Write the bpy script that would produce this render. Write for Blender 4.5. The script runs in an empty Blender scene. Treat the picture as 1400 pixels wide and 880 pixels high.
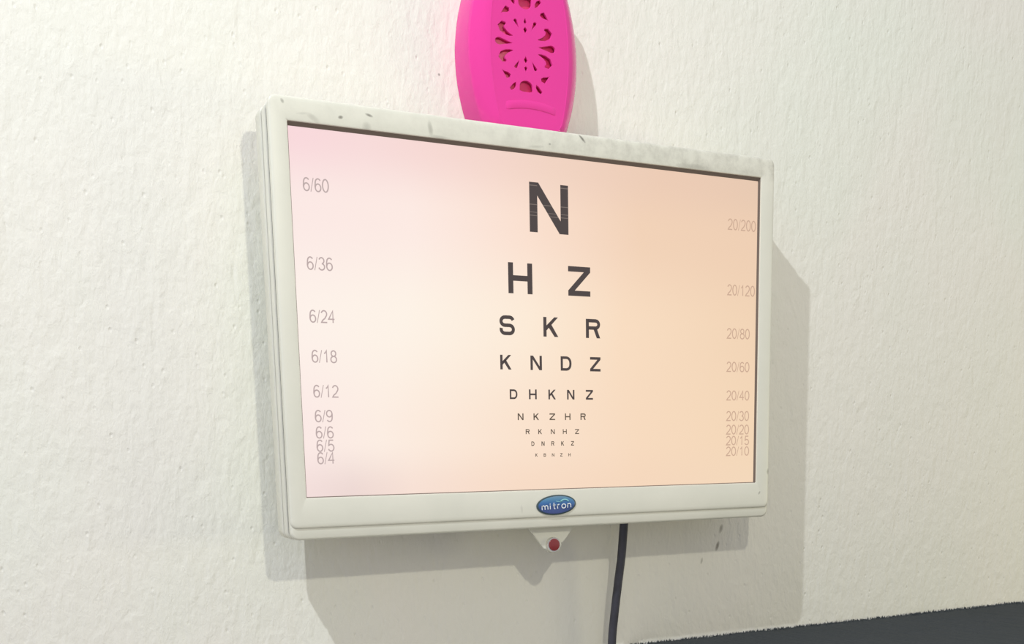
import bpy, bmesh, math, random
from mathutils import Vector, Matrix
random.seed(4)
scene = bpy.context.scene
COL = scene.collection
Z0 = 1.10                      # height of the screen centre above the floor
WALL = 0.060                   # the wall plane (the monitor's front plate lies at y = 0)
MM = 0.001

# ------------------------------------------------------------------ camera, lights, exposure
cam_data = bpy.data.cameras.new('camera')
cam = bpy.data.objects.new('camera', cam_data); COL.objects.link(cam)
CP = Vector((-0.43384919, -0.77953097, -0.10453586 + Z0))
R_ = Vector((0.8913625, -0.45282762, -0.02049501))
D_ = Vector((-0.0944503, -0.14131798, -0.98544831))
F_ = Vector((0.4433419, 0.88032742, -0.16873525))
cam.matrix_world = Matrix(((R_.x, -D_.x, -F_.x, CP.x), (R_.y, -D_.y, -F_.y, CP.y),
                           (R_.z, -D_.z, -F_.z, CP.z), (0, 0, 0, 1)))
cam_data.sensor_width = 36.0
cam_data.lens = 1504.168 / 1400 * 36.0
cam_data.shift_y = (888.0 - 440.0) / 1400
cam_data.clip_start = 0.01
scene.camera = cam

world = bpy.data.worlds.new('room_light'); scene.world = world
world.use_nodes = True
bg = world.node_tree.nodes['Background']
bg.inputs['Color'].default_value = (0.90, 0.90, 1.0, 1)
bg.inputs['Strength'].default_value = 0.555

def lamp(name, loc, power, colour, radius, kind='POINT'):
    l = bpy.data.lights.new(name, kind); l.energy = power; l.color = colour
    l.shadow_soft_size = radius
    o = bpy.data.objects.new(name, l); COL.objects.link(o); o.location = loc
    return o
lamp('ceiling_lamp', (-0.915, -0.700, 1.200 + Z0), 68.5, (0.89, 0.94, 1.0), 0.012)
lamp('front_lamp', (-0.146, -0.807, 0.330 + Z0), 8.1, (0.99, 0.96, 0.79), 0.012)
fill = bpy.data.lights.new('right_fill_light', 'AREA'); fill.shape = 'RECTANGLE'  # added warm fill that lifts the wall at lower right; no window there
fill.size = 0.5; fill.size_y = 0.2; fill.energy = 3.6; fill.color = (1.0, 0.92, 0.50)
fo = bpy.data.objects.new('right_fill_light', fill); COL.objects.link(fo)
fo.location = (1.35, -0.70, Z0 - 0.16)
fo.rotation_euler = (Vector((0.6, 0.06, Z0 - 0.5)) - fo.location).to_track_quat('-Z', 'Y').to_euler()

vs = scene.view_settings
scene.display_settings.display_device = 'sRGB'
vs.view_transform = 'Standard'; vs.look = 'None'; vs.exposure = 0.0; vs.gamma = 1.0
vs.use_curve_mapping = False

# ------------------------------------------------------------------ materials
def lin(c):
    return tuple((v / 255 / 12.92) if v / 255 <= 0.04045 else ((v / 255 + 0.055) / 1.055) ** 2.4 for v in c) + (1,)

class NT:
    def __init__(s, name):
        s.m = bpy.data.materials.new(name); s.m.use_nodes = True
        s.t = s.m.node_tree; s.b = s.t.nodes['Principled BSDF']; s.o = s.t.nodes['Material Output']
    def n(s, kind, **kw):
        x = s.t.nodes.new(kind)
        for k, v in kw.items(): setattr(x, k, v)
        return x
    def l(s, a, b): s.t.links.new(a, b)
    def val(s, x, v):
        if hasattr(v, 'is_linked') or hasattr(v, 'links'): s.l(v, x)
        else: x.default_value = v
    def math(s, op, a, b=0.0, c=0.0, clamp=False):
        x = s.n('ShaderNodeMath', operation=op, use_clamp=clamp)
        s.val(x.inputs[0], a); s.val(x.inputs[1], b); s.val(x.inputs[2], c)
        return x.outputs[0]
    def coord(s): return s.n('ShaderNodeTexCoord').outputs['Object']
    def mapping(s, vec, scale=(1, 1, 1), loc=(0, 0, 0), rot=(0, 0, 0)):
        x = s.n('ShaderNodeMapping'); s.l(vec, x.inputs[0])
        x.inputs['Scale'].default_value = scale; x.inputs['Location'].default_value = loc
        x.inputs['Rotation'].default_value = rot
        return x.outputs[0]
    def noise(s, vec, scale, detail=3, rough=0.55, dist=0.0):
        x = s.n('ShaderNodeTexNoise'); s.l(vec, x.inputs['Vector'])
        x.inputs['Scale'].default_value = scale; x.inputs['Detail'].default_value = detail
        x.inputs['Roughness'].default_value = rough; x.inputs['Distortion'].default_value = dist
        return x.outputs['Fac']
    def ramp(s, f, stops):
        x = s.n('ShaderNodeValToRGB'); s.l(f, x.inputs[0])
        e = x.color_ramp.elements
        while len(e) > 1: e.remove(e[-1])
        e[0].position = stops[0][0]; e[0].color = stops[0][1]
        for p, c in stops[1:]:
            k = e.new(p); k.color = c
        return x.outputs[0]
    def mix(s, f, a, b, kind='MIX'):
        x = s.n('ShaderNodeMix', data_type='RGBA', blend_type=kind)
        s.val(x.inputs[0], f); s.val(x.inputs[6], a); s.val(x.inputs[7], b)
        return x.outputs[2]
    def bump(s, h, strength, dist):
        x = s.n('ShaderNodeBump'); s.l(h, x.inputs['Height'])
        x.inputs['Strength'].default_value = strength; x.inputs['Distance'].default_value = dist
        s.l(x.outputs[0], s.b.inputs['Normal'])
    def marks(s, vec, items, warp=0.6):
        """mask of small worn or dirty marks: (x, z, half length, half width, angle, strength) in metres"""
        sep = s.n('ShaderNodeSeparateXYZ'); s.l(vec, sep.inputs[0])
        nz = s.math('MULTIPLY', s.math('SUBTRACT', s.noise(vec, 260, 3, 0.7), 0.5), warp)
        total = None
        for x, z, a, b, ang, k in items:
            dx = s.math('SUBTRACT', sep.outputs[0], x); dz = s.math('SUBTRACT', sep.outputs[2], z)
            ca, sa = math.cos(ang), math.sin(ang)
            u = s.math('ADD', s.math('MULTIPLY', dx, ca / a), s.math('MULTIPLY', dz, sa / a))
            v = s.math('ADD', s.math('MULTIPLY', dx, -sa / b), s.math('MULTIPLY', dz, ca / b))
            r = s.math('ADD', s.math('MULTIPLY', u, u), s.math('MULTIPLY', v, v))
            r = s.math('ADD', r, nz)
            f = s.math('MULTIPLY', s.math('SUBTRACT', 1.0, r, clamp=True), k)
            total = f if total is None else s.math('MAXIMUM', total, f)
        return total

def simple(name, colour, rough=0.5, metal=0.0, spec=0.5, coat=0.0):
    n = NT(name); n.b.inputs['Base Color'].default_value = colour
    n.b.inputs['Roughness'].default_value = rough; n.b.inputs['Metallic'].default_value = metal
    n.b.inputs['Specular IOR Level'].default_value = spec; n.b.inputs['Coat Weight'].default_value = coat
    return n

# painted plaster wall
w = NT('painted_plaster'); co = w.coord()
tone = w.noise(w.mapping(co, (1, 1, 0.6)), 3.2, 3, 0.6)
base = w.ramp(tone, [(0.3, lin((231, 230, 219))), (0.5, lin((234, 231, 221))), (0.7, lin((230, 232, 220)))])
dirt = w.marks(co, [(0.212, Z0 - 0.171, .0050, .0023, 1.25, .55), (0.208, Z0 - 0.187, .0056, .0021, 1.2, .75),
                    (0.190, Z0 - 0.200, .0036, .0015, 1.3, .4), (-0.064, Z0 + 0.192, .0012, .0012, 0, .7)])
base = w.mix(dirt, base, lin((96, 88, 78)))
w.l(base, w.b.inputs['Base Color'])
w.b.inputs['Roughness'].default_value = 0.75; w.b.inputs['Specular IOR Level'].default_value = 0.25
fine = w.noise(w.mapping(co, (1, 1, 0.6)), 190, 4, 0.6, 0.3)
med = w.noise(w.mapping(co, (1.3, 1, 0.55)), 75, 2, 0.5, 0.5)
vor = w.n('ShaderNodeTexVoronoi', feature='F1'); w.l(w.mapping(co, (1.2, 1, 0.8)), vor.inputs['Vector'])
vor.inputs['Scale'].default_value = 85
pits = w.math('MULTIPLY', w.math('SUBTRACT', 0.14, vor.outputs['Distance'], clamp=True), -1.8)
soft = w.noise(co, 9, 2, 0.5)
h = w.math('ADD', w.math('MULTIPLY', fine, 0.44), w.math('MULTIPLY', med, 0.6))
h = w.math('ADD', h, w.math('MULTIPLY', soft, 0.9))
h = w.math('ADD', h, pits)
w.bump(h, 1.0, 0.0019)
WALL_M = w.m

f_ = NT('floor_tile'); cf = f_.coord()
br = f_.n('ShaderNodeTexBrick'); f_.l(cf, br.inputs['Vector']); br.offset = 0
br.inputs['Color1'].default_value = lin((205, 200, 188)); br.inputs['Color2'].default_value = lin((198, 194, 183))
br.inputs['Mortar'].default_value = lin((150, 146, 138)); br.inputs['Scale'].default_value = 2.0
br.inputs['Brick Width'].default_value = 0.9; br.inputs['Row Height'].default_value = 0.9; br.inputs['Mortar Size'].default_value = 0.008
f_.l(br.outputs[0], f_.b.inputs['Base Color']); f_.b.inputs['Roughness'].default_value = 0.35
FLOOR_M = f_.m

# off-white monitor plastic with grime
p = NT('aged_white_plastic'); co = p.coord()
tn = p.noise(co, 14, 4, 0.6)
base = p.ramp(tn, [(0.3, lin((217, 216, 202))), (0.7, lin((225, 223, 209)))])
sep = p.n('ShaderNodeSeparateXYZ'); p.l(co, sep.inputs[0])
band = p.n('ShaderNodeMapRange'); p.l(sep.outputs[2], band.inputs[0])
band.inputs[1].default_value = .124; band.inputs[2].default_value = .131
right = p.n('ShaderNodeMapRange'); p.l(sep.outputs[0], right.inputs[0])
right.inputs[1].default_value = -0.12; right.inputs[2].default_value = 0.08
dust = p.math('MULTIPLY', p.math('SUBTRACT', p.noise(co, 75, 6, 0.7), 0.42, clamp=True), 1.5)
dust = p.math('MULTIPLY', p.math('MULTIPLY', dust, band.outputs[0]), p.math('MULTIPLY_ADD', right.outputs[0], 0.75, 0.25))
base = p.mix(dust, base, lin((140, 136, 124)))
mk = p.marks(co, [(-0.166, .1335, .0022, .0014, .2, .75), (-0.145, .1372, .0034, .0011, -.25, .7),
                  (-0.147, .1290, .0040, .0042, 0, .25), (-0.0985, .1335, .0022, .0060, .15, .38),
                  (-0.186, .1310, .0060, .0022, -.5, .22), (-0.091, .1282, .0100, .0016, -.05, .25),
                  (0.0285, .1400, .0046, .0011, -.75, .8), (-0.193, .1330, .006, .001, .1, .15),
                  (0.000, .1330, .0013, .0009, 0, .5), (-0.012, .1300, .008, .0012, .1, .2),
                  (0.135, .1290, .020, .0030, 0, .28), (0.2172, -.118, .0020, .0032, 0, .5),
                  (0.2075, -.1365, .0020, .0010, 1.0, .55), (0.2185, -.128, .0013, .0024, 0, .5),
                  (-0.207, .1395, .0013, .0020, .5, .5), (-.030, -.1420, .0012, .0040, .1, .15)])
base = p.mix(mk, base, lin((92, 88, 78)))
p.l(base, p.b.inputs['Base Color'])
p.b.inputs['Roughness'].default_value = 0.42; p.b.inputs['Specular IOR Level'].default_value = 0.4
p.bump(p.noise(co, 400, 2, 0.5), 0.12, 0.0003)
PLASTIC = p.m

DARKGAP = simple('dark_gap', lin((48, 46, 42)), 0.8).m
GASKET = simple('black_gasket', lin((112, 100, 92)), 0.7, spec=0.2).m
STEEL = simple('grey_steel', lin((150, 150, 148)), 0.4, 0.9).m
CHROME = simple('satin_chrome', lin((222, 220, 212)), 0.22, 0.85).m
REDLENS = simple('dark_red_lens', lin((128, 42, 44)), 0.35, coat=0.4).m
CABLE_M = NT('black_cable_rubber')
cc = CABLE_M.coord()
CABLE_M.l(CABLE_M.ramp(CABLE_M.noise(cc, 60, 3), [(0.3, lin((50, 50, 58))), (0.7, lin((62, 62, 72)))]), CABLE_M.b.inputs['Base Color'])
CABLE_M.b.inputs['Roughness'].default_value = 0.55
CABLE_M = CABLE_M.m

# LCD picture: the light it gives off drifts from pink to peach across the panel
s_ = NT('lit_screen'); co = s_.coord()
sep = s_.n('ShaderNodeSeparateXYZ'); s_.l(co, sep.inputs[0])
def mr(sock, a, b, smooth=False):
    x = s_.n('ShaderNodeMapRange'); s_.l(sock, x.inputs[0]); x.inputs[1].default_value = a; x.inputs[2].default_value = b
    if smooth: x.interpolation_type = 'SMOOTHSTEP'
    return x.outputs[0]
wob = s_.math('MULTIPLY', s_.math('SUBTRACT', s_.noise(co, 5, 1), 0.5), 0.05)
fx = mr(s_.math('ADD', sep.outputs[0], wob), -0.2035, 0.2050)
top = s_.ramp(fx, [(0.0, lin((250, 218, 221))), (0.12, lin((249, 220, 219))), (0.30, lin((247, 217, 210))), (0.5, lin((243, 213, 196))), (0.75, lin((238, 205, 182))), (1.0, lin((233, 202, 178)))])
upm = s_.ramp(fx, [(0.0, lin((253, 234, 230))), (0.2, lin((254, 235, 228))), (0.45, lin((252, 225, 208))), (0.7, lin((243, 211, 184))), (1.0, lin((240, 208, 180)))])
midc = s_.ramp(fx, [(0.0, lin((255, 243, 235))), (0.2, lin((255, 244, 232))), (0.45, lin((254, 236, 216))), (0.65, lin((250, 222, 194))), (1.0, lin((243, 213, 182)))])
low = s_.ramp(fx, [(0.0, lin((253, 235, 231))), (0.15, lin((254, 239, 228))), (0.45, lin((252, 228, 207))), (0.7, lin((249, 220, 192))), (1.0, lin((245, 216, 184)))])
bot = s_.ramp(fx, [(0.0, lin((245, 224, 221))), (0.10, lin((239, 218, 213))), (0.22, lin((249, 226, 214))), (0.45, lin((249, 221, 199))), (0.7, lin((247, 217, 190))), (1.0, lin((245, 217, 187)))])
z_ = sep.outputs[2]
c1 = s_.mix(mr(z_, -.127, -.085, True), bot, low)
c1 = s_.mix(mr(z_, -.085, 0.0, True), c1, midc)
c1 = s_.mix(mr(z_, 0.0, .075, True), c1, upm)
c1 = s_.mix(mr(z_, .075, .122, True), c1, top)
s_.b.inputs['Base Color'].default_value = (0.01, 0.01, 0.01, 1)
s_.b.inputs['Roughness'].default_value = 0.6; s_.b.inputs['Specular IOR Level'].default_value = 0.1
s_.l(c1, s_.b.inputs['Emission Color']); s_.b.inputs['Emission Strength'].default_value = 0.97
SCREEN = s_.m

def ink(name, c):
    n = NT(name); n.b.inputs['Base Color'].default_value = (0.01, 0.01, 0.01, 1)
    n.b.inputs['Roughness'].default_value = 0.7; n.b.inputs['Specular IOR Level'].default_value = 0.1
    n.b.inputs['Emission Color'].default_value = lin(c); n.b.inputs['Emission Strength'].default_value = 1.0
    return n.m
INK = ink('dark_chart_ink', (76, 67, 66))
INK_S = ink('small_chart_ink', (92, 80, 68))
STREAK = ink('pale_streak_ink', (122, 110, 104))
GREY_L = ink('grey_chart_ink', (188, 170, 168))
GREY_R = ink('brown_grey_chart_ink', (203, 170, 147))

# pink translucent plastic
k = NT('pink_translucent_plastic')
nt = k.t
dif = k.n('ShaderNodeBsdfDiffuse'); dif.inputs[0].default_value = lin((250, 69, 170))
trl = k.n('ShaderNodeBsdfTranslucent'); trl.inputs[0].default_value = lin((255, 48, 168))
gls = k.n('ShaderNodeBsdfGlossy'); gls.inputs[0].default_value = (1, 1, 1, 1); gls.inputs['Roughness'].default_value = 0.05
m1 = k.n('ShaderNodeMixShader'); m1.inputs[0].default_value = 0.24
k.l(dif.outputs[0], m1.inputs[1]); k.l(trl.outputs[0], m1.inputs[2])
fr = k.n('ShaderNodeFresnel'); fr.inputs[0].default_value = 1.45
m2 = k.n('ShaderNodeMixShader'); k.l(fr.outputs[0], m2.inputs[0])
k.l(m1.outputs[0], m2.inputs[1]); k.l(gls.outputs[0], m2.inputs[2])
k.l(m2.outputs[0], k.o.inputs[0])
nt.nodes.remove(k.b)
PINK = k.m
GEL = simple('red_pink_gel', lin((214, 52, 108)), 0.35).m

# badge: blue with a greener upper edge
b = NT('badge_blue'); co = b.coord()
sep = b.n('ShaderNodeSeparateXYZ'); b.l(co, sep.inputs[0])
q = b.n('ShaderNodeMapRange'); b.l(sep.outputs[2], q.inputs[0]); q.inputs[1].default_value = -.1470; q.inputs[2].default_value = -.1325
b.l(b.ramp(q.outputs[0], [(0, lin((84, 96, 150))), (0.4, lin((58, 84, 138))), (0.62, lin((62, 112, 168))), (0.85, lin((90, 140, 172))), (1, lin((112, 140, 165)))]), b.b.inputs['Base Color'])
b.b.inputs['Roughness'].default_value = 0.3
BADGE = b.m
BADGE_RIM = simple('badge_rim', lin((66, 84, 88)), 0.35).m
BADGE_TXT = simple('badge_white', lin((236, 242, 246)), 0.4).m
BADGE_SW = simple('badge_swoosh', lin((150, 214, 216)), 0.4).m

c = NT('charcoal_cloth'); co = c.coord()
n1 = c.noise(co, 420, 4, 0.7)
n2 = c.noise(co, 14, 3, 0.6)
base = c.ramp(n1, [(0.3, lin((58, 62, 66))), (0.7, lin((78, 82, 86)))])
c.l(c.mix(n2, base, lin((66, 70, 70))), c.b.inputs['Base Color'])
c.b.inputs['Roughness'].default_value = 0.95; c.b.inputs['Specular IOR Level'].default_value = 0.1
c.bump(n1, 0.8, 0.0015)
CLOTH = c.m
WOOD = simple('dark_wood', lin((70, 50, 38)), 0.5).m

# ------------------------------------------------------------------ mesh helpers
def link(name, bm, mat, parent=None, smooth=True, sharp=35):
    me = bpy.data.meshes.new(name)
    bmesh.ops.recalc_face_normals(bm, faces=bm.faces)
    bm.to_mesh(me); bm.free()
    me.materials.append(mat)
    if smooth:
        for poly in me.polygons: poly.use_smooth = True
        me.set_sharp_from_angle(angle=math.radians(sharp))
    o = bpy.data.objects.new(name, me); COL.objects.link(o)
    if parent: o.parent = parent
    return o

def box(bm, a, b_, bev=0.0, seg=2):
    r = bmesh.ops.create_cube(bm, size=1.0)
    vs_ = r['verts']
    for v in vs_:
        v.co = Vector(((a[0] + b_[0]) / 2 + v.co.x * (b_[0] - a[0]), (a[1] + b_[1]) / 2 + v.co.y * (b_[1] - a[1]),
                       (a[2] + b_[2]) / 2 + v.co.z * (b_[2] - a[2])))
    if bev:
        es = {e for v in vs_ for e in v.link_edges}
        bmesh.ops.bevel(bm, geom=list(es), offset=bev, segments=seg, affect='EDGES', profile=0.6)

def rrect(x0, x1, z0, z1, r, y, n=7):
    pts = []
    for cx, cz, a0 in ((x1 - r, z1 - r, 0), (x0 + r, z1 - r, 90), (x0 + r, z0 + r, 180), (x1 - r, z0 + r, 270)):
        for i in range(n):
            a = math.radians(a0 + 90 * i / (n - 1))
            pts.append(Vector((cx + r * math.cos(a), y, cz + r * math.sin(a))))
    return pts

def loft(bm, rings, cap0=False, cap1=False, closed=False):
    V = [[bm.verts.new(p_) for p_ in r] for r in rings]
    n = len(V[0])
    pairs = list(zip(V, V[1:])) + ([(V[-1], V[0])] if closed else [])
    for A, B in pairs:
        for i in range(n):
            bm.faces.new((A[i], A[(i + 1) % n], B[(i + 1) % n], B[i]))
    if cap0: bm.faces.new(V[0])
    if cap1: bm.faces.new(V[-1])
    return V

def disc(bm, cx, cz, y, rx, rz, depth, n=40, tilt=0.0, dome=0.0):
    def ring(s, yy):
        o = []
        for i in range(n):
            a = 2 * math.pi * i / n
            u, v = rx * s * math.cos(a), rz * s * math.sin(a)
            o.append(Vector((cx + u * math.cos(tilt) - v * math.sin(tilt), yy, cz + u * math.sin(tilt) + v * math.cos(tilt))))
        return o
    loft(bm, [ring(1, y + depth), ring(1, y + 0.2 * depth), ring(0.94, y), ring(0.5, y - dome)], True, True)

def tag(o, label=None, cat=None, group=None, kind=None):
    if label: o['label'] = label
    if cat: o['category'] = cat
    if group: o['group'] = group
    if kind: o['kind'] = kind
    return o
def empty(name, loc):
    o = bpy.data.objects.new(name, None); COL.objects.link(o); o.location = loc
    o.empty_display_size = 0.05
    return o

# ------------------------------------------------------------------ the room
bm = bmesh.new(); box(bm, (-1.9, WALL, 0.0), (2.6, WALL + 0.12, 2.6))
tag(link('wall_back', bm, WALL_M, smooth=False), kind='structure')
bm = bmesh.new(); box(bm, (-1.9, -2.6, -0.08), (2.6, WALL, 0.0))
tag(link('floor', bm, FLOOR_M, smooth=False), kind='structure')

# ------------------------------------------------------------------ the monitor
# every part is modelled around the screen centre, then hangs under the monitor's empty
mon = empty('eye_chart_monitor', (0, 0, Z0))
tag(mon, 'white framed flat screen on the wall showing an eye test chart', 'monitor')
OX0, OX1, OZ0, OZ1 = -0.2168, 0.2182, -0.1493, 0.1432      # outer edge of the front plate
IX0, IX1, IZ0, IZ1 = -0.2040, 0.2040, -0.1275, 0.1275      # opening

def ins(d, y, r):
    return rrect(OX0 + d, OX1 - d, OZ0 + d, OZ1 - d, r, y)
bm = bmesh.new()
def opn(d, y, r=0.0006): return rrect(IX0 - d, IX1 + d, IZ0 - d, IZ1 + d, r, y)
def lipr(d, y, r): return rrect(OX0 + .0002 + d, OX1 + .0002 - d, -0.1577 + d, OZ1 - .0010 - d, r, y)
loft(bm, [opn(0.0, 0.0078), lipr(0.0035, 0.0078, 0.004), lipr(0.0008, 0.0074, 0.0055), lipr(0.0, 0.0064, 0.006), lipr(0.0, 0.0028, 0.006),
          lipr(0.0004, 0.0020, 0.0058), lipr(0.0016, 0.0015, 0.005), rrect(OX0 + .0022, OX1 - .0022, OZ0 + .0008, OZ1 - .003, .005, .0015), rrect(OX0 + .0022, OX1 - .0022, OZ0 + .0010, OZ1 - .003, .005, .0022), ins(0.0004, 0.0022, 0.0052), ins(0.0, 0.0018, 0.0052), ins(0.0, 0.0010, 0.0052),
          ins(0.0005, 0.0005, 0.005), ins(0.0015, 0.0002, 0.0045), ins(0.0034, 0.0000, 0.0035),
          opn(0.0016, 0.0, 0.0008), opn(0.0003, 0.0004), opn(0.0, 0.0012)], closed=True)
front = link('front_bezel', bm, PLASTIC, mon, sharp=50)

# the badge on the lower bezel
bx, bz = 0.0011, -0.1397; BT = 0.05
bm = bmesh.new(); disc(bm, bx, bz, -0.0009, 0.0181, 0.0080, 0.0011, tilt=BT)
badge = link('badge_rim', bm, BADGE_RIM, mon)
tag(badge, 'oval blue badge with a dark rim')
bm = bmesh.new(); disc(bm, bx, bz, -0.0014, 0.0167, 0.0069, 0.0009, tilt=BT)
link('badge_face', bm, BADGE, badge)

def ribbon(bm, pts, t, y, closed=False, thick=0.00012):
    """a flat stroke of width t along pts (x, z)"""
    P = [Vector((a, 0, c_)) for a, c_ in pts]; n = len(P); L, Rr = [], []
    for i in range(n):
        if closed: a, c_ = P[i - 1], P[(i + 1) % n]
        else: a, c_ = P[max(i - 1, 0)], P[min(i + 1, n - 1)]
        d1 = (P[i] - a); d2 = (c_ - P[i])
        if d1.length < 1e-9: d1 = d2
        if d2.length < 1e-9: d2 = d1
        d1, d2 = d1.normalized(), d2.normalized()
        tn = (d1 + d2)
        tn = tn.normalized() if tn.length > 1e-6 else d1
        nrm = Vector((-tn.z, 0, tn.x))
        m = t / 2 / max(0.45, nrm.dot(Vector((-d1.z, 0, d1.x))))
        L.append(P[i] + nrm * m); Rr.append(P[i] - nrm * m)
    def vv(p_, yy): return bm.verts.new((p_.x, yy, p_.z))
    A = [vv(p_, y) for p_ in L]; B = [vv(p_, y) for p_ in Rr]
    rng = range(n) if closed else range(n - 1)
    for i in rng:
        j = (i + 1) % n
        bm.faces.new((A[i], A[j], B[j], B[i]))

def poly(bm, pts, y):
    bm.faces.new([bm.verts.new((a, y, c_)) for a, c_ in pts])

# badge lettering
def arc(cx, cz, rx, rz, a0, a1, n=9):
    return [(cx + rx * math.cos(math.radians(a0 + (a1 - a0) * i / (n - 1))),
             cz + rz * math.sin(math.radians(a0 + (a1 - a0) * i / (n - 1)))) for i in range(n)]
BF = {  # lower-case strokes in a cell one x-height tall
 'm': (1.25, [[(0, 0), (0, 1)], [(0, .7)] + arc(.3, .62, .28, .38, 150, 0, 7) + [(.58, 0)], arc(.88, .62, .28, .38, 150, 0, 7) + [(1.16, 0)]]),
 'i': (.28, [[(.05, 0), (.05, .95)], [(.05, 1.15), (.05, 1.38)]]),
 't': (.55, [[(.2, 1.5), (.2, .25)] + arc(.4, .25, .2, .22, 180, 280, 6), [(0, .95), (.48, .95)]]),
 'r': (.52, [[(0, 0), (0, 1)], [(0, .6)] + arc(.32, .62, .3, .38, 160, 75, 6)]),
 'o': (.85, [arc(.4, .5, .4, .5, 0, 360, 17)]),
 'n': (.8, [[(0, 0), (0, 1)], [(0, .7)] + arc(.33, .62, .31, .38, 150, 0, 7) + [(.64, 0)]])}
bm = bmesh.new(); hh = 0.0033; cur = -0.0139
def bt(a, c_):
    a, c_ = a - bx, c_ - bz
    return (bx + a * math.cos(BT) - c_ * math.sin(BT), bz + a * math.sin(BT) + c_ * math.cos(BT))
word = 'mitron'
tw = sum(BF[ch][0] for ch in word) + .34 * (len(word) - 1)
kx = 0.0272 / tw
for ch in word:
    wd, st = BF[ch]
    for s in st: ribbon(bm, [bt(bx + cur + a * kx, bz - 0.0030 + c_ * hh) for a, c_ in s], 0.00075, -0.00185)
    cur += (wd + .34) * kx
link('badge_lettering', bm, BADGE_TXT, badge, smooth=False)
bm = bmesh.new(); ribbon(bm, arc(bx + .0068, bz + .0014, .0042, .0029, 25, 165, 12), 0.0008, -0.00190)
ribbon(bm, arc(bx + .0020, bz + .0060, .0060, .0034, 240, 300, 8), 0.0004, -0.00190)
link('badge_swoosh', bm, BADGE_SW, badge, smooth=False)

# the screen inside its gasket
bm = bmesh.new()
loft(bm, [opn(0.0008, 0.0012), opn(-0.00002, 0.0012), rrect(-0.2032, 0.2030, -0.1269, 0.1250, .0003, 0.0030),
          rrect(-0.2032, 0.2030, -0.1269, 0.1250, .0003, 0.0040), opn(0.0008, 0.0040)], closed=True)
tag(link('screen_gasket', bm, GASKET, mon, smooth=False), 'thin dark strip around the lit screen')
bm = bmesh.new(); SY = 0.0032
loft(bm, [rrect(-0.2038, 0.2038, -0.1274, 0.1260, .0003, 0.0070), rrect(-0.2038, 0.2038, -0.1274, 0.1260, .0003, SY)], True, True)
scr = link('screen', bm, SCREEN, mon, smooth=False)
tag(scr, 'lit screen glowing pink at the left and peach at the right')

# optotypes --------------------------------------------------------
CHART = [
 [('N', -16.96, 17.18, 68.79, 105.14)],
 [('H', -36.4, -15.5, 22.6, 45.4), ('Z', 16.4, 36.6, 23.2, 45.6)],
 [('S', -44.7, -31.5, -8.67, 6.1), ('K', -6.43, 6.9, -8.72, 6.2), ('R', 32.2, 45.5, -8.6, 6.2)],
 [('K', -44.8, -35.1, -34.4, -23.4), ('N', -18.4, -8.2, -34.4, -23.4), ('D', 8.7, 18.6, -34.4, -23.3), ('Z', 35.8, 45.6, -34.5, -23.3)],
 [('D', -37.1, -30.4, -56.75, -49.3), ('H', -20.2, -13.3, -56.75, -49.2), ('K', -2.8, 3.9, -56.75, -49.2), ('N', 14.2, 21.0, -56.75, -49.2), ('Z', 31.6, 38.3, -56.75, -49.1)],
 [('N', -30.5, -25.4, -72.8, -67.6), ('K', -16.5, -11.6, -72.8, -67.6), ('Z', -2.1, 3.0, -72.8, -67.6), ('H', 12.0, 17.1, -72.8, -67.6), ('R', 26.4, 31.3, -72.8, -67.6)],
 [('R', -23.7, -20.2, -83.65, -79.8), ('K', -12.5, -9.1, -83.7, -79.85), ('N', -1.1, 2.5, -83.75, -79.9), ('H', 9.9, 13.5, -83.8, -79.95), ('Z', 21.2, 24.9, -83.85, -80.0)],
 [('D', -18.8, -16.1, -92.82, -89.4), ('N', -9.7, -6.9, -92.85, -89.42), ('R', -0.8, 1.9, -92.88, -89.43), ('K', 8.2, 10.9, -92.91, -89.45), ('Z', 17.3, 20.1, -92.94, -89.46)],
 [('K', -15.4, -13.4, -101.27, -98.7), ('B', -7.9, -5.8, -101.36, -98.8), ('N', -0.4, 1.8, -101.4, -98.85), ('Z', 7.2, 9.3, -101.45, -98.9), ('H', 14.7, 16.8, -101.5, -98.95)]]
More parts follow.
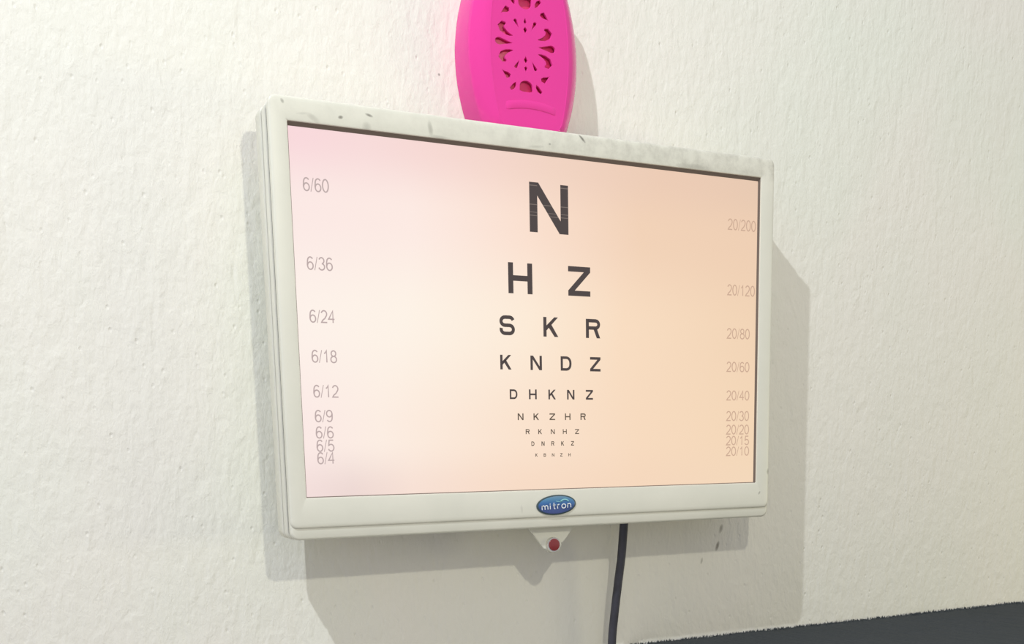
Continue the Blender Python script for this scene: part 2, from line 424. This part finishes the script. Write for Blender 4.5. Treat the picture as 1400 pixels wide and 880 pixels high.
def glyph(bm, ch, x0, x1, z0, z1, y):
    Wd, Ht = x1 - x0, z1 - z0; t = 0.182
    def P(u, v): return (x0 + u * Wd, z0 + v * Ht)
    tx = t * Ht / Wd * 1.04; tz = t                       # stroke as a fraction of width and of height
    def pl(*q): poly(bm, [P(*c_) for c_ in q], y)
    if ch == 'N':
        q_ = 1 - 1.15 * tx
        pl((0, 0), (tx, 0), (tx, 1 - tx / q_), (q_, 0), (1, 0), (1, 1), (1 - tx, 1), (1 - tx, tx / q_), (1.15 * tx, 1), (0, 1))
    elif ch == 'H':
        pl((0, 0), (tx, 0), (tx, 1), (0, 1)); pl((1 - tx, 0), (1, 0), (1, 1), (1 - tx, 1))
        pl((tx, .5 - tz / 2), (1 - tx, .5 - tz / 2), (1 - tx, .5 + tz / 2), (tx, .5 + tz / 2))
    elif ch == 'Z':
        pl((0, 0), (1, 0), (1, tz), (0, tz)); pl((0, 1 - tz), (1, 1 - tz), (1, 1), (0, 1))
        pl((0, tz * .98), (tx * 1.38, tz * .98), (1, 1 - tz * .98), (1 - tx * 1.38, 1 - tz * .98))
    elif ch == 'K':
        pl((0, 0), (tx, 0), (tx, 1), (0, 1))
        pl((tx * .9, .30), (tx * .9, .56), (1 - tx * 1.25, 1), (.99, 1))
        pl((.28, .56), (.47, .72), (1, 0), (1 - tx * 1.2, 0))
    else:
        th = t * Ht; hx, hz = th / 2 / Wd, th / 2 / Ht
        def rb(pts, closed=False): ribbon(bm, [P(*q) for q in pts], th, y, closed)
        if ch == 'D':
            r = .36
            rb([(hx, hz), (1 - hx - r, hz)] + arc(1 - hx - r, hz + r, r, r, -70, 0, 5) + arc(1 - hx - r, 1 - hz - r, r, r, 0, 70, 5) + [(1 - hx - r, 1 - hz), (hx, 1 - hz)], True)
        elif ch in 'RB':
            r = (1 - 2 * hz - .44) / 2
            m_ = 1 - hz - 2 * r
            rb([(hx * 1.5, m_), (1 - hx - .22, m_)] + arc(1 - hx - .22, m_ + r, .22, r, -65, 65, 9) + [(1 - hx - .22, 1 - hz), (hx * 1.5, 1 - hz)])
            pl((0, 0), (tx, 0), (tx, 1), (0, 1))
            if ch == 'R':
                pl((.50, m_), (.76, m_), (1, 0), (1 - tx * 1.15, 0))
            else:
                r2 = (m_ - hz) / 2
                rb([(hx * 1.5, hz), (1 - hx - .22, hz)] + arc(1 - hx - .22, hz + r2, .22, r2, -65, 65, 9) + [(1 - hx - .22, m_)])
        elif ch == 'S':
            a = .25; q = (1 - 2 * hz) / 4
            up = 1 - hz - q; dn = hz + q
            rb(arc(1 - hx - a, up, a, q, 18, 90, 6) + arc(hx + a, up, a, q, 90, 270, 11) + arc(1 - hx - a, dn, a, q, 90, -90, 11) + arc(hx + a, dn, a, q, -90, -198, 7))
YT = SY - 0.00025
for ri, row in enumerate(CHART):
    for ch, x0, x1, z0, z1 in row:
        bm = bmesh.new()
        glyph(bm, ch, x0 * MM, x1 * MM, z0 * MM, z1 * MM, YT)
        tag(link('chart_letter', bm, INK if ri < 5 else INK_S, scr, smooth=False),
            'dark letter ' + ch + (' alone at the top of the chart' if ri == 0 else ' in the row reading ' + ' '.join(q[0] for q in row)))
# pale scan streaks running across the big N
bm = bmesh.new()
nx0, nx1, nz0, nz1 = -16.96 * MM, 17.18 * MM, 68.79 * MM, 105.14 * MM
tx = .182 * (nz1 - nz0) / (nx1 - nx0) * 1.04
for v, th in ((.935, .018), (.555, .016), (.40, .012), (.335, .014)):
    for a, b_ in ((0, tx), (1 - tx, 1)):
        X0, X1 = nx0 + a * (nx1 - nx0), nx0 + b_ * (nx1 - nx0); zc = nz0 + v * (nz1 - nz0); d = th / 2 * (nz1 - nz0)
        poly(bm, [(X0, zc - d), (X1, zc - d), (X1, zc + d), (X0, zc + d)], YT - .0001)
    if v < .9:
        uc = tx * .575 + (1 - v) * (1 - tx * 1.15); X0, X1 = nx0 + (uc - tx * .54) * (nx1 - nx0), nx0 + (uc + tx * .54) * (nx1 - nx0)
        zc = nz0 + v * (nz1 - nz0); d = th / 2 * (nz1 - nz0)
        poly(bm, [(X0, zc - d), (X1, zc - d), (X1, zc + d), (X0, zc + d)], YT - .0001)
link('letter_streaks', bm, STREAK, scr, smooth=False)

# thin fraction figures --------------------------------------------
def D(*a): return list(a)
FIG = {
 '0': [arc(.25, .5, .22, .48, 0, 360, 25)],
 '1': [[(.10, .74), (.20, .80), (.29, .98), (.29, 0)]],
 '2': [arc(.25, .71, .21, .27, 165, -30, 12) + [(.30, .34), (.12, .18), (.04, .02), (.48, .02)]],
 '3': [arc(.24, .74, .19, .24, 160, -80, 11), arc(.24, .26, .22, .25, 85, -165, 13)],
 '4': [[(.36, 0), (.36, .98), (.02, .30), (.48, .30)]],
 '5': [[(.44, .97), (.12, .97), (.07, .52)] + arc(.25, .31, .22, .30, 130, -160, 13)],
 '6': [arc(.27, .66, .21, .32, 35, 170, 8) + [(.04, .45), (.04, .32)] + arc(.26, .30, .21, .29, 180, 360, 12) + arc(.26, .30, .21, .29, 0, 175, 10)],
 '8': [arc(.25, .75, .18, .23, 0, 360, 19), arc(.25, .26, .22, .26, 0, 360, 21)],
 '9': [arc(.24, .34, .21, .32, 215, 350, 8) + [(.46, .55), (.46, .68)] + arc(.24, .70, .21, .28, 0, 180, 12) + arc(.24, .70, .21, .28, 180, 355, 10)],
 '/': [[(.0, -.04), (.22, 1.02)]]}
ADV = {'/': .30}
LEFT = [('6/60', -194.5, -176.0, 83.6, 92.3), ('6/36', -194.5, -175.8, 31.2, 39.8), ('6/24', -194.5, -176.0, -4.6, 3.8),
 ('6/18', -194.4, -175.8, -32.1, -23.7), ('6/12', -194.4, -175.7, -56.4, -48.0), ('6/9', -194.2, -180.9, -73.7, -65.5),
 ('6/6', -194.1, -180.9, -85.2, -77.1), ('6/5', -194.0, -180.8, -94.6, -86.5), ('6/4', -193.9, -181.0, -103.5, -95.4)]
RIGHT = [('20/200', 171.8, 201.2, 84.0, 92.6), ('20/120', 172.0, 201.2, 31.0, 39.5), ('20/80', 172.1, 196.4, -4.7, 3.6),
 ('20/60', 172.2, 196.6, -32.3, -24.2), ('20/40', 172.4, 197.0, -56.3, -48.3), ('20/30', 172.5, 197.0, -73.7, -65.7),
 ('20/20', 172.6, 197.2, -85.2, -77.3), ('20/15', 172.6, 197.4, -94.4, -86.8), ('20/10', 172.7, 197.6, -103.6, -96.0)]
for items, mat, nm in ((LEFT, GREY_L, 'left_fractions'), (RIGHT, GREY_R, 'right_fractions')):
    for s, x0, x1, z0, z1 in items:
        bm = bmesh.new()
        tot = sum(ADV.get(ch, .58) for ch in s) - .08
        kx = (x1 - x0) / tot; kz = z1 - z0; cur = 0
        for ch in s:
            for st in FIG[ch]:
                ribbon(bm, [((x0 + (cur + a) * kx) * MM, (z0 + c_ * kz) * MM) for a, c_ in st],
                       (0.00055 if ch == '/' else 0.00092), YT)
            cur += ADV.get(ch, .58)
        tag(link('fraction_text', bm, mat, scr, smooth=False), 'pale fraction reading ' + s)

# case layers behind the front plate
def cbox(x0, x1, z0, z1, r, ys, y0, y1, bev):
    b2 = bmesh.new()
    loft(b2, [rrect(x0 + bev, x1 - bev, z0 + bev, z1 - bev, max(r - bev, .001), y0), rrect(x0 + bev * .3, x1 - bev * .3, z0 + bev * .3, z1 - bev * .3, r, y0 + bev * .3),
              rrect(x0, x1, z0, z1, r, y0 + bev), rrect(x0, x1, z0, z1, r, y1 - bev),
              rrect(x0 + bev, x1 - bev, z0 + bev, z1 - bev, max(r - bev, .001), y1)], True, True)
    return b2
link('inner_chassis', cbox(-0.2160, 0.2172, -0.1565, 0.1405, .005, 0, 0.0076, 0.0215, .0006), DARKGAP, mon)
link('middle_case', cbox(-0.2172, 0.2184, -0.1577, 0.1418, .0060, 0, 0.0094, 0.0172, .0006), PLASTIC, mon)
bm = bmesh.new()
def rr(d, y, r): return rrect(-0.2180 + d, 0.2184 - d, -0.1572 + d, 0.1415 - d, r, y)
loft(bm, [rr(.0008, .0186, .006), rr(0, .0193, .0065), rr(0, .0300, .0065), rr(.0012, .0322, .0065), rr(.0060, .0345, .007), rr(.016, .0385, .010),
          rr(.045, .0415, .012), rr(.060, .0500, .012), rr(.066, .0515, .012)], True, True)
link('rear_case', bm, PLASTIC, mon)
bm = bmesh.new(); box(bm, (-.06, .0510, -.06), (.06, WALL, .06), .002)
link('wall_mount', bm, STEEL, mon)

# sensor bracket under the case
bm = bmesh.new(); Y1, Y2 = 0.0100, 0.0122
out = [(-.0200, -.1560), (.0255, -.1560), (.0220, -.1595), (.0142, -.1690)] + \
      arc(.0034, -.1712, .0078, .0080, 0, -150, 12) + [(-.0050, -.1752), (-.0100, -.1690), (-.0166, -.1605), (-.0175, -.1580)]
V1 = [Vector((a, Y1, c_)) for a, c_ in out]; V2 = [Vector((a, Y2, c_)) for a, c_ in out]
loft(bm, [V1, V2], True, True)
brk = link('sensor_bracket', bm, PLASTIC, mon, smooth=False)
bm = bmesh.new(); disc(bm, .0026, -.1722, .0072, .0062, .0062, .0032, n=32)
ring = link('sensor_ring', bm, CHROME, brk); tag(ring, 'bright ring around the red button')
bm = bmesh.new(); disc(bm, .0029, -.1722, .0064, .0050, .0050, .0030, n=32, dome=.0003)
tag(link('sensor_lens', bm, REDLENS, brk), 'round dark red button')

# ------------------------------------------------------------------ cable
bm = bmesh.new()
path = [(.0824, .0260, -.1580), (.0832, .0290, -.170), (.0840, .033, -.188), (.0820, .036, -.214), (.0800, .039, -.242), (.0790, .0415, -.268),
        (.0785, .045, -.34), (.079, .050, -.50), (.080, .0535, -.80), (.082, .0535, -1.02), (.078, .045, -1.075), (.050, .010, -1.0962), (.000, -.02, -1.0962), (-.12, -.03, -1.0962)]
def cr(p0, p1, p2, p3, t):
    return 0.5 * ((2 * p1) + (-p0 + p2) * t + (2 * p0 - 5 * p1 + 4 * p2 - p3) * t * t + (-p0 + 3 * p1 - 3 * p2 + p3) * t ** 3)
PV = [Vector(q) for q in path]; pts = []
for i in range(len(PV) - 1):
    a, b_, c_, d = PV[max(i - 1, 0)], PV[i], PV[i + 1], PV[min(i + 2, len(PV) - 1)]
    for j in range(8): pts.append(cr(a, b_, c_, d, j / 8))
pts.append(PV[-1])
rings = []
for i, q in enumerate(pts):
    tn = (pts[min(i + 1, len(pts) - 1)] - pts[max(i - 1, 0)]).normalized()
    side = tn.cross(Vector((0, 1, 0.05))).normalized(); up = side.cross(tn).normalized()
    rings.append([q + Vector((0, 0, Z0)) + side * 0.0037 * math.cos(a) + up * 0.0037 * math.sin(a) for a in [2 * math.pi * k_ / 14 for k_ in range(14)]])
loft(bm, rings, True, True)
cab = link('power_cable', bm, CABLE_M, None, sharp=60)
tag(cab, 'black power cable hanging down the wall from below the screen', 'cable')

# ------------------------------------------------------------------ pink air freshener
FXC, FZB, FZC = -.0024, .1436, .2060
FZT = FZC + (FZC - FZB)
af = empty('air_freshener', (FXC, WALL, Z0 + FZB))
tag(af, 'bright pink plastic air freshener with a pierced flower front, on top of the screen', 'air freshener')
HB = (FZT - FZB) / 2          # half height; local z runs from 0 (base) up, local x from the middle, y from the wall
def outline(k_, y, drop=0.0, n=22):
    """barrel outline with softly rounded top and bottom corners; k_ scales it, drop trims the ends"""
    hb = HB - drop; hw = .0478
    def w_(z): return hw - 3.7 * z * z
    right = []
    rc = .007
    for i in range(n):
        z = -hb + rc * .9 + (2 * hb - 1.8 * rc) * i / (n - 1)
        right.append((w_(z) * k_, z))
    endw = w_(hb) * k_
    a_low = [(endw - rc * 1.15, -hb), (endw - rc * .45, -hb + rc * .12), (endw - rc * .05, -hb + rc * .42)]
    full = a_low + right + [(x, -z) for x, z in reversed(a_low)]
    pts_ = full + [(-x, z) for x, z in reversed(full)]
    return [Vector((x, y, z + HB)) for x, z in pts_]
bm = bmesh.new()
loft(bm, [outline(1.0, -.0002), outline(1.0, -.0236), outline(.992, -.0248, .0002), outline(.970, -.0262, .0006), outline(.93, -.0284, .0014),
          outline(.88, -.0307, .0023), outline(.83, -.0326, .0032), outline(.78, -.0341, .0041), outline(.73, -.0351, .0051), outline(.710, -.0354, .0058),
          outline(.690, -.0352, .0066), outline(.690, -.0334, .0066), outline(.72, -.0330, .0058), outline(.91, -.0272, .002), outline(.965, -.0240, .0015), outline(.965, -.0020, .0015)])
link('housing', bm, PINK, af, sharp=26)
bm = bmesh.new(); loft(bm, [outline(.96, -.0006, .002), outline(.96, -.0020, .002)], True, True)
link('back_plate', bm, PINK, af)

# the pierced front: a filled 2D outline with the flower cut through it
cu = bpy.data.curves.new('front_grille', 'CURVE'); cu.dimensions = '2D'; cu.fill_mode = 'BOTH'
cu.extrude = .0007; cu.bevel_depth = .00035; cu.bevel_resolution = 2
sc = (1.0, 1.0, 0.0, 0.0)
def spl(pts_):
    s = cu.splines.new('POLY'); s.points.add(len(pts_) - 1)
    for i, (a, c_) in enumerate(pts_): s.points[i].co = (a * sc[0] + sc[2], c_ * sc[1] + sc[3], 0, 1)
    s.use_cyclic_u = True
spl([(v.x, v.z - HB) for v in outline(.700, 0, .0062)])
def drop_(hx, hz, tx_, tz_, r):
    """teardrop: round head at (hx, hz), point at (tx, tz)"""
    a0 = math.atan2(tz_ - hz, tx_ - hx)
    o = [(hx + r * math.cos(a), hz + r * math.sin(a)) for a in [a0 + math.radians(60) + math.radians(240) * i / 12 for i in range(13)]]
    return o + [(tx_, tz_)]
def comma(pts_, ws):
    L, R2 = [], []
    for i, (a, c_) in enumerate(pts_):
        p0, p1 = pts_[max(i - 1, 0)], pts_[min(i + 1, len(pts_) - 1)]
        dx, dz = p1[0] - p0[0], p1[1] - p0[1]; d = math.hypot(dx, dz)
        L.append((a - dz / d * ws[i], c_ + dx / d * ws[i])); R2.append((a + dz / d * ws[i], c_ - dx / d * ws[i]))
    return L + R2[::-1]
M_ = .001
sc = (1.15, .88, -.0039, .0040)
for sx in (-1, 1):
    def F(pts_): spl([(sx * a * M_, c_ * M_) for a, c_ in pts_])
    F(drop_(19.6, 0, 8.8, -.2, 3.3))
    for sz in (-1, 1):
        def G(pts_): F([(a, sz * c_) for a, c_ in pts_])
        G(comma([(14.2, 15.2), (16.4, 15.0), (18.0, 12.6), (17.0, 9.6), (14.3, 7.4), (11.6, 6.3), (9.2, 5.9)], [.8, 2.1, 2.7, 2.5, 1.9, 1.2, .4]))
        G(drop_(7.4, 18.6, 4.2, 11.6, 1.5))
        G([(11.6, 28.0), (14.6, 29.4), (16.4, 26.0), (18.6, 21.8), (16.4, 23.2), (13.2, 23.8), (11.2, 25.4)])
        G([(7.4, 30.6), (9.8, 32.4), (12.6, 36.4), (11.4, 38.8), (8.6, 37.0), (7.2, 34.0)])
for sz in (-1, 1):
    def G(pts_): spl([(a * M_, sz * c_ * M_) for a, c_ in pts_])
    G([(0, 15.4), (1.7, 12.4), (0, 8.4), (-1.7, 12.4)])
    G([(-1.4, 18.4), (0, 22.8), (1.4, 18.4), (0, 16.8)])
    G([(-5.2, 37.6)] + [(5.2 * math.cos(math.radians(a)), 34.0 - 5.4 * math.sin(math.radians(a))) for a in range(170, 9, -16)] + [(5.2, 37.6), (2.5, 38.6), (-2.5, 38.6)])
tmp = bpy.data.objects.new('front_grille_outline', cu); COL.objects.link(tmp)
dg = bpy.context.evaluated_depsgraph_get()
me = bpy.data.meshes.new_from_object(tmp.evaluated_get(dg), depsgraph=dg)
bpy.data.objects.remove(tmp); bpy.data.curves.remove(cu)
me.name = 'front_grille'
for v in me.vertices:
    x, z, y = v.co.x, v.co.y, v.co.z
    v.co = Vector((x, -.0342 - y, z + HB))
me.materials.clear(); me.materials.append(PINK)
for q in me.polygons: q.use_smooth = False
gr = bpy.data.objects.new('front_grille', me); COL.objects.link(gr); gr.parent = af
tag(gr, 'pink front panel pierced with a flower of petals')
# raised arched ledge below the flower, and its twin above
for sz in (-1, 1):
    bm = bmesh.new(); rings = []
    for i in range(25):
        x = -.0225 + .045 * i / 24
        zc = HB + (-.0385 if sz < 0 else .0440) + sz * (.0030 * (x / .0225) ** 2)
        e = min(1, (i + .15) / 2, (24 - i + .15) / 2)
        rings.append([Vector((x, -.0350 - .0012 * e * math.sin(a) ** 0.8 if a else -.0350, zc + .0032 * math.cos(a))) for a in [math.pi * j / 6 for j in range(7)]])
    loft(bm, rings, True, True)
    link('ledge', bm, PINK, af)
bm = bmesh.new(); loft(bm, [outline(.66, -.0290, .011), outline(.66, -.0308, .011), outline(.64, -.0314, .012)], True, True)
tag(link('gel_refill', bm, GEL, af), 'red gel showing through the cut petals')

# ------------------------------------------------------------------ the dark covered table at lower right
TZ = Z0 - .2712
tb = empty('covered_table', (.70, -.25, 0))
tag(tb, 'low table against the wall under dark charcoal fuzzy cloth, bottom right corner', 'table')
def tl(x, y, z): return Vector((x - .70, y + .25, z))
bm = bmesh.new()
TX0, TX1, TY0, TY1 = .108, 1.75, -.62, WALL - .002
nx, ny = 500, 40
grid = []
for j in range(ny + 1):
    v = j / ny; row = []
    for i in range(nx + 1):
        x = TX0 + (TX1 - TX0) * i / nx; y = TY1 + (TY0 - TY1) * v
        dz = .0012 * math.sin(x * 9 + y * 7) * math.sin(y * 11) + random.uniform(-.00035, .00035)
        if j == 0: dz = random.uniform(-.0009, .0006) - .0010
        row.append(bm.verts.new(tl(x, y, TZ + dz)))
    grid.append(row)
for j in range(ny):
    for i in range(nx): bm.faces.new((grid[j][i], grid[j][i + 1], grid[j + 1][i + 1], grid[j + 1][i]))
# hanging sides of the cloth
edge = [grid[0][i] for i in range(0, nx + 1)] + [grid[j][nx] for j in range(1, ny + 1)] + \
       [grid[ny][i] for i in range(nx - 1, -1, -1)] + [grid[j][0] for j in range(ny - 1, 0, -1)]
low_ = []
for n_, v in enumerate(edge):
    p_ = v.co + Vector((.70, -.25, 0))
    f = .006 * math.sin(n_ * .11) if p_.y < TY1 - .01 else 0
    dx = (-f if abs(p_.x - TX0) < 1e-4 else f if abs(p_.x - TX1) < 1e-4 else 0); dy = f if abs(p_.y - TY0) < 1e-4 else 0
    low_.append(bm.verts.new(tl(p_.x + dx, p_.y + dy, .02)))
for i in range(len(edge)):
    j = (i + 1) % len(edge); bm.faces.new((edge[i], edge[j], low_[j], low_[i]))
# stray fibres along the edge that meets the wall
for i in range(1500):
    x = random.uniform(TX0, 1.0); y = TY1 - random.random() ** 2 * .012
    hgt = random.uniform(.0004, .0014) * (1.9 if random.random() < .06 else 1); wd = random.uniform(.0003, .0008)
    lean = random.uniform(-.0009, .0009)
    a = bm.verts.new(tl(x - wd, y, TZ - .0012)); b_ = bm.verts.new(tl(x + wd, y, TZ - .0012)); c_ = bm.verts.new(tl(x, y - wd * 1.6, TZ - .0012)); d = bm.verts.new(tl(x + lean, y, TZ + hgt))
    bm.faces.new((a, c_, d)); bm.faces.new((c_, b_, d)); bm.faces.new((b_, a, d))
link('cloth', bm, CLOTH, tb, smooth=False)
bm = bmesh.new(); box(bm, tl(TX0 + .012, TY0 + .012, TZ - .035), tl(TX1 - .012, TY1 - .004, TZ - .004), .002)
link('tabletop', bm, WOOD, tb)
for lx in (TX0 + .05, TX1 - .05):
    for ly in (TY0 + .05, TY1 - .05):
        bm = bmesh.new(); box(bm, tl(lx - .022, ly - .022, 0), tl(lx + .022, ly + .022, TZ - .034), .002)
        link('leg', bm, WOOD, tb)
